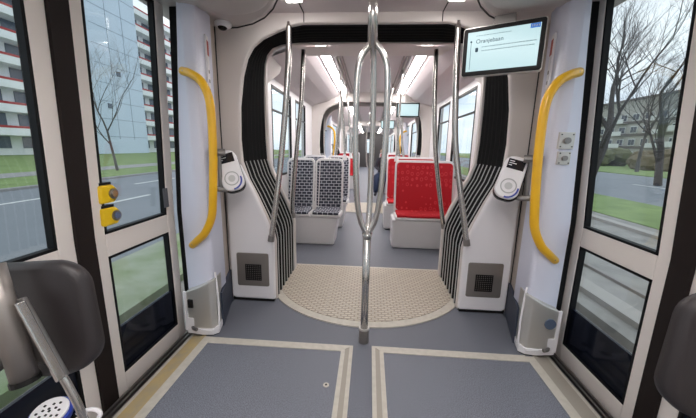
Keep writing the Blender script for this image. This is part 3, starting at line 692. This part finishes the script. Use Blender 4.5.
# ------------------------------------------------------------------ floor hatches
def hatch(x0, x1, y1, lab, inner):
    t = thing('floor_hatch', ((x0 + x1) / 2, 1, 0), lab, 'floor hatch')
    MB().box((min(x0, x1), -.6, .0), (max(x0, x1), y1 - .06, .004)).build('hatch_plate', floorf, t)
    m = MB(); sx = 1 if x1 > x0 else -1
    MB().prism([(x0, y1 - .062), (x0, y1), (x1 + sx * .078, y1), (x1, y1 - .062)], 0, .009, 'z').build('end_strip', strip, t)
    MB().prism([(x1, -.6), (x1, y1 - .062), (x1 + sx * .026, y1 - .042), (x1 + sx * .026, -.6)], 0, .009, 'z').build('inner_strip', strip, t)
    MB().prism([(x1 + sx * .026, -.6), (x1 + sx * .026, y1 - .042), (x1 + sx * .055, y1 - .018), (x1 + sx * .055, -.6)], 0, .006, 'z').build('middle_strip', tan, t)
    MB().prism([(x1 + sx * .055, -.6), (x1 + sx * .055, y1 - .018), (x1 + sx * .078, y1), (x1 + sx * .078, -.6)], 0, .009, 'z').build('outer_strip', strip, t)
    return t
h1 = hatch(-1.08, -.150, 1.895 - .03, 'left speckled floor hatch edged with cream strips, with a round screw', -1)
h2 = hatch(1.08, .135, 1.875, 'right speckled floor hatch edged with cream strips', 1)
MB().tube([(-.208, 1.50, .003), (-.208, 1.50, .008)], .017, 20).build('latch_ring', strip, h1)
MB().tube([(-.208, 1.50, .007), (-.208, 1.50, .010)], .006, 12).build('latch_bolt', dark, h1)

# locks on the right pillar
def lock(z, r, lab):
    t = thing('lock_plate', (1.165, 1.94, z), lab, 'lock')
    MB().box((1.165 - r, 1.932, z - r * 1.1), (1.165 + r, 1.951, z + r * 1.1)).build('plate', alu, t, bevel=.002)
    MB().tube([(1.165, 1.933, z), (1.165, 1.918, z)], r * .42, 16).build('cylinder', dsteel, t)
    for a in (-1, 1):
        for c in (-1, 1): MB().tube([(1.165 + a * r * .75, 1.933, z + c * r * .8), (1.165 + a * r * .75, 1.929, z + c * r * .8)], .004, 8).build('screw', blackp, t)
lock(1.415, .044, 'larger square lock plate on the right door pillar'); lock(1.312, .036, 'smaller square lock plate just under the larger one')

# ------------------------------------------------------------------ backrest pads in the foreground
def pad(s, cx, lab):
    t = thing('folding_backrest', (cx, .75, .5), lab, 'backrest')
    out = rrect(-.19, .19, -.185, .185, .085, 8)
    M = Matrix.Translation((cx, .76, .812)) @ Euler((math.radians(-4), s * math.radians(8), s * .12)).to_matrix().to_4x4()
    mb = MB(); ring = lambda k, y: [(x * k, y + .05 * (x / .2) ** 2, z * k + (.02 if z < 0 and x * s < 0 else 0)) for x, z in out]
    mb.loft([ring(.9, -.028), ring(.985, -.018), ring(1, 0), ring(.985, .018), ring(.9, .026)], cap=True); mb.bm.transform(M)
    mb.build('pad', padm, t, smooth=True)
    return t
P1 = pad(-1, -1.01, 'dark brown backrest pad on a steel tube in the lower left corner')
MB().tube([(-1.01, .70, 1.02), (-.972, .68, .90), (-.925, .66, .71)], .030, 18).build('mounting_tube', mat('tube_grey', (.30, .27, .25), .4, .6), P1, smooth=True)
MB().tube([(-.926, .66, .713), (-.923, .659, .700)], .033, 18).build('tube_cap', blackp, P1)
MB().ellipsoid((-.985, .64, .765), (.03, .03, .025)).build('pivot_knob', dsteel, P1, smooth=True)
MB().prism([(-.945, .928), (-.922, .935), (-.838, .700), (-.852, .685), (-.885, .73), (-.93, .74)], .690, .702).build('bracket_plate', dsteel, P1, bevel=.003)
MB().prism([(-.925, .928), (-.917, .93), (-.838, .700), (-.848, .695)], .668, .692).build('bracket_flange', steel, P1, bevel=.003)
MB().tube(smoothpts([(-.852, .69, .705), (-.835, .69, .66), (-.812, .69, .58), (-.80, .70, .40), (-.80, .70, .0)], 4), .0105, 12).build('support_rod', steel, P1, smooth=True)
P2 = pad(1, 1.01, 'dark backrest pad cut off by the lower right edge')
MB().tube([(1.02, .72, .90), (.98, .70, .70), (.93, .72, .30), (.93, .72, 0)], .02, 12).build('mounting_tube', dsteel, P2)
# same pads, rails further along the tram
dup(GR[-1], (0, 6.65, .12), 'distant yellow grab rail seen through the second gangway, left'); dup(GR[1], (0, 8.5, .12), 'distant yellow grab rail seen through the second gangway, right')
for s, dy in ((-1, 6.65), (1, 8.5)):
    q = PIL[s].copy(); COL.objects.link(q); q.location.y += dy; q.name = 'trim_%d' % (29 if s < 0 else 30); q['label'] = 'distant blue-white door pillar behind the %s distant yellow rail' % SIDE[s]
    q = dup(RD[-s], (s * 2.0, dy, .12), 'distant %s card reader seen from its black back' % SIDE[s]); q.rotation_euler.z = math.pi
# call button in the corner
cb = thing('call_button', (-.935, .70, .50), 'round call button with a blue rim and white dotted top, lower left corner', 'button')
M = Matrix.Translation((-.925, .70, .560)) @ Euler((math.radians(14), math.radians(8), 0)).to_matrix().to_4x4()
def cbo(mb, nm, m_, bv=0): mb.bm.transform(M); return mb.build(nm, m_, cb, bevel=bv)
cbo(MB().tube([(0, 0, -.03), (0, 0, -.002)], [.048, .053], 32), 'blue_rim', blue, .006)
wt = cbo(MB().tube([(0, 0, -.003), (0, 0, .006)], .045, 32), 'white_top', white, .003)
dm = MB()
for k in range(14):
    a = k * 2.4; r = .0085 * (k ** .5) ; dm.box((r * math.cos(a) - .0028, r * math.sin(a) - .0028, .0055), (r * math.cos(a) + .0028, r * math.sin(a) + .0028, .0085))
dm.bm.transform(M); dm.build('raised_dots', blackp, wt)
MB().tube([(-.93, .70, .53), (-.94, .70, .43), (-.94, .70, 0)], .018, 10).build('post', dsteel, cb)
MB().tube(smoothpts([(-.85, .71, .555), (-.81, .72, .562), (-.785, .72, .55), (-.80, .71, .53), (-.85, .70, .53)], 4), .006, 8).build('white_loop', white, cb)

# ------------------------------------------------------------------ seated passenger far down the aisle
jacket = mat('dark_jacket', (.02, .02, .03), .8); jeans = mat('dark_jeans', (.03, .045, .10), .85); skin = mat('skin', (.45, .28, .20), .6); hair = mat('dark_hair', (.02, .014, .01), .7)
def skin_body(name, verts, edges, rad, m, parent):
    me = bpy.data.meshes.new(name); me.from_pydata(verts, edges, []); o = bpy.data.objects.new(name, me); COL.objects.link(o); me.materials.append(m)
    o.modifiers.new('k', 'SKIN')
    for i, v in enumerate(me.skin_vertices[0].data): v.radius = (rad[i], rad[i]); v.use_root = (i == 0)
    q = o.modifiers.new('s', 'SUBSURF'); q.levels = q.render_levels = 1
    if parent: par(o, parent)
    return o
pp = thing('person', (.40, 9.0, 0), 'seated passenger in dark jacket and dark blue trousers far down the aisle', 'person')
bx_, by_ = .42, 9.02
V = [(bx_, by_, .56), (bx_, by_ - .02, .80), (bx_ - .01, by_ - .03, 1.0), (bx_ - .02, by_ - .05, 1.10), (bx_ - .03, by_ - .06, 1.17), (bx_ - .04, by_ - .08, 1.27),
     (bx_ - .17, by_ - .04, 1.04), (bx_ - .22, by_ - .12, .80), (bx_ - .12, by_ - .32, .72), (bx_ + .15, by_ - .04, 1.04), (bx_ + .2, by_ - .12, .80), (bx_ + .03, by_ - .32, .70),
     (bx_ - .12, by_ - .02, .55), (bx_ - .20, by_ - .42, .56), (bx_ - .22, by_ - .46, .12), (bx_ - .24, by_ - .60, .05), (bx_ + .08, by_ - .02, .55), (bx_ - .02, by_ - .44, .56), (bx_ - .05, by_ - .40, .12), (bx_ - .06, by_ - .54, .05)]
E_ = [(0, 1), (1, 2), (2, 3), (3, 4), (4, 5), (2, 6), (6, 7), (7, 8), (2, 9), (9, 10), (10, 11), (0, 12), (12, 13), (13, 14), (14, 15), (0, 16), (16, 17), (17, 18), (18, 19)]
Rr = [.14, .14, .15, .07, .055, .09, .07, .055, .035, .07, .055, .035, .10, .075, .05, .045, .10, .075, .05, .045]
bd = skin_body('body', V, E_, Rr, jacket, pp)
MB().ellipsoid((bx_ - .04, by_ - .10, 1.27), (.078, .092, .11)).build('face', skin, pp, smooth=True)
MB().ellipsoid((bx_ - .04, by_ - .075, 1.31), (.088, .10, .10)).build('hair', hair, pp, smooth=True)
MB().tube(V[12:13] + V[13:15], [.115, .09, .065], 10).tube(V[16:19], [.115, .09, .065], 10).build('trousers', jeans, pp, smooth=True)
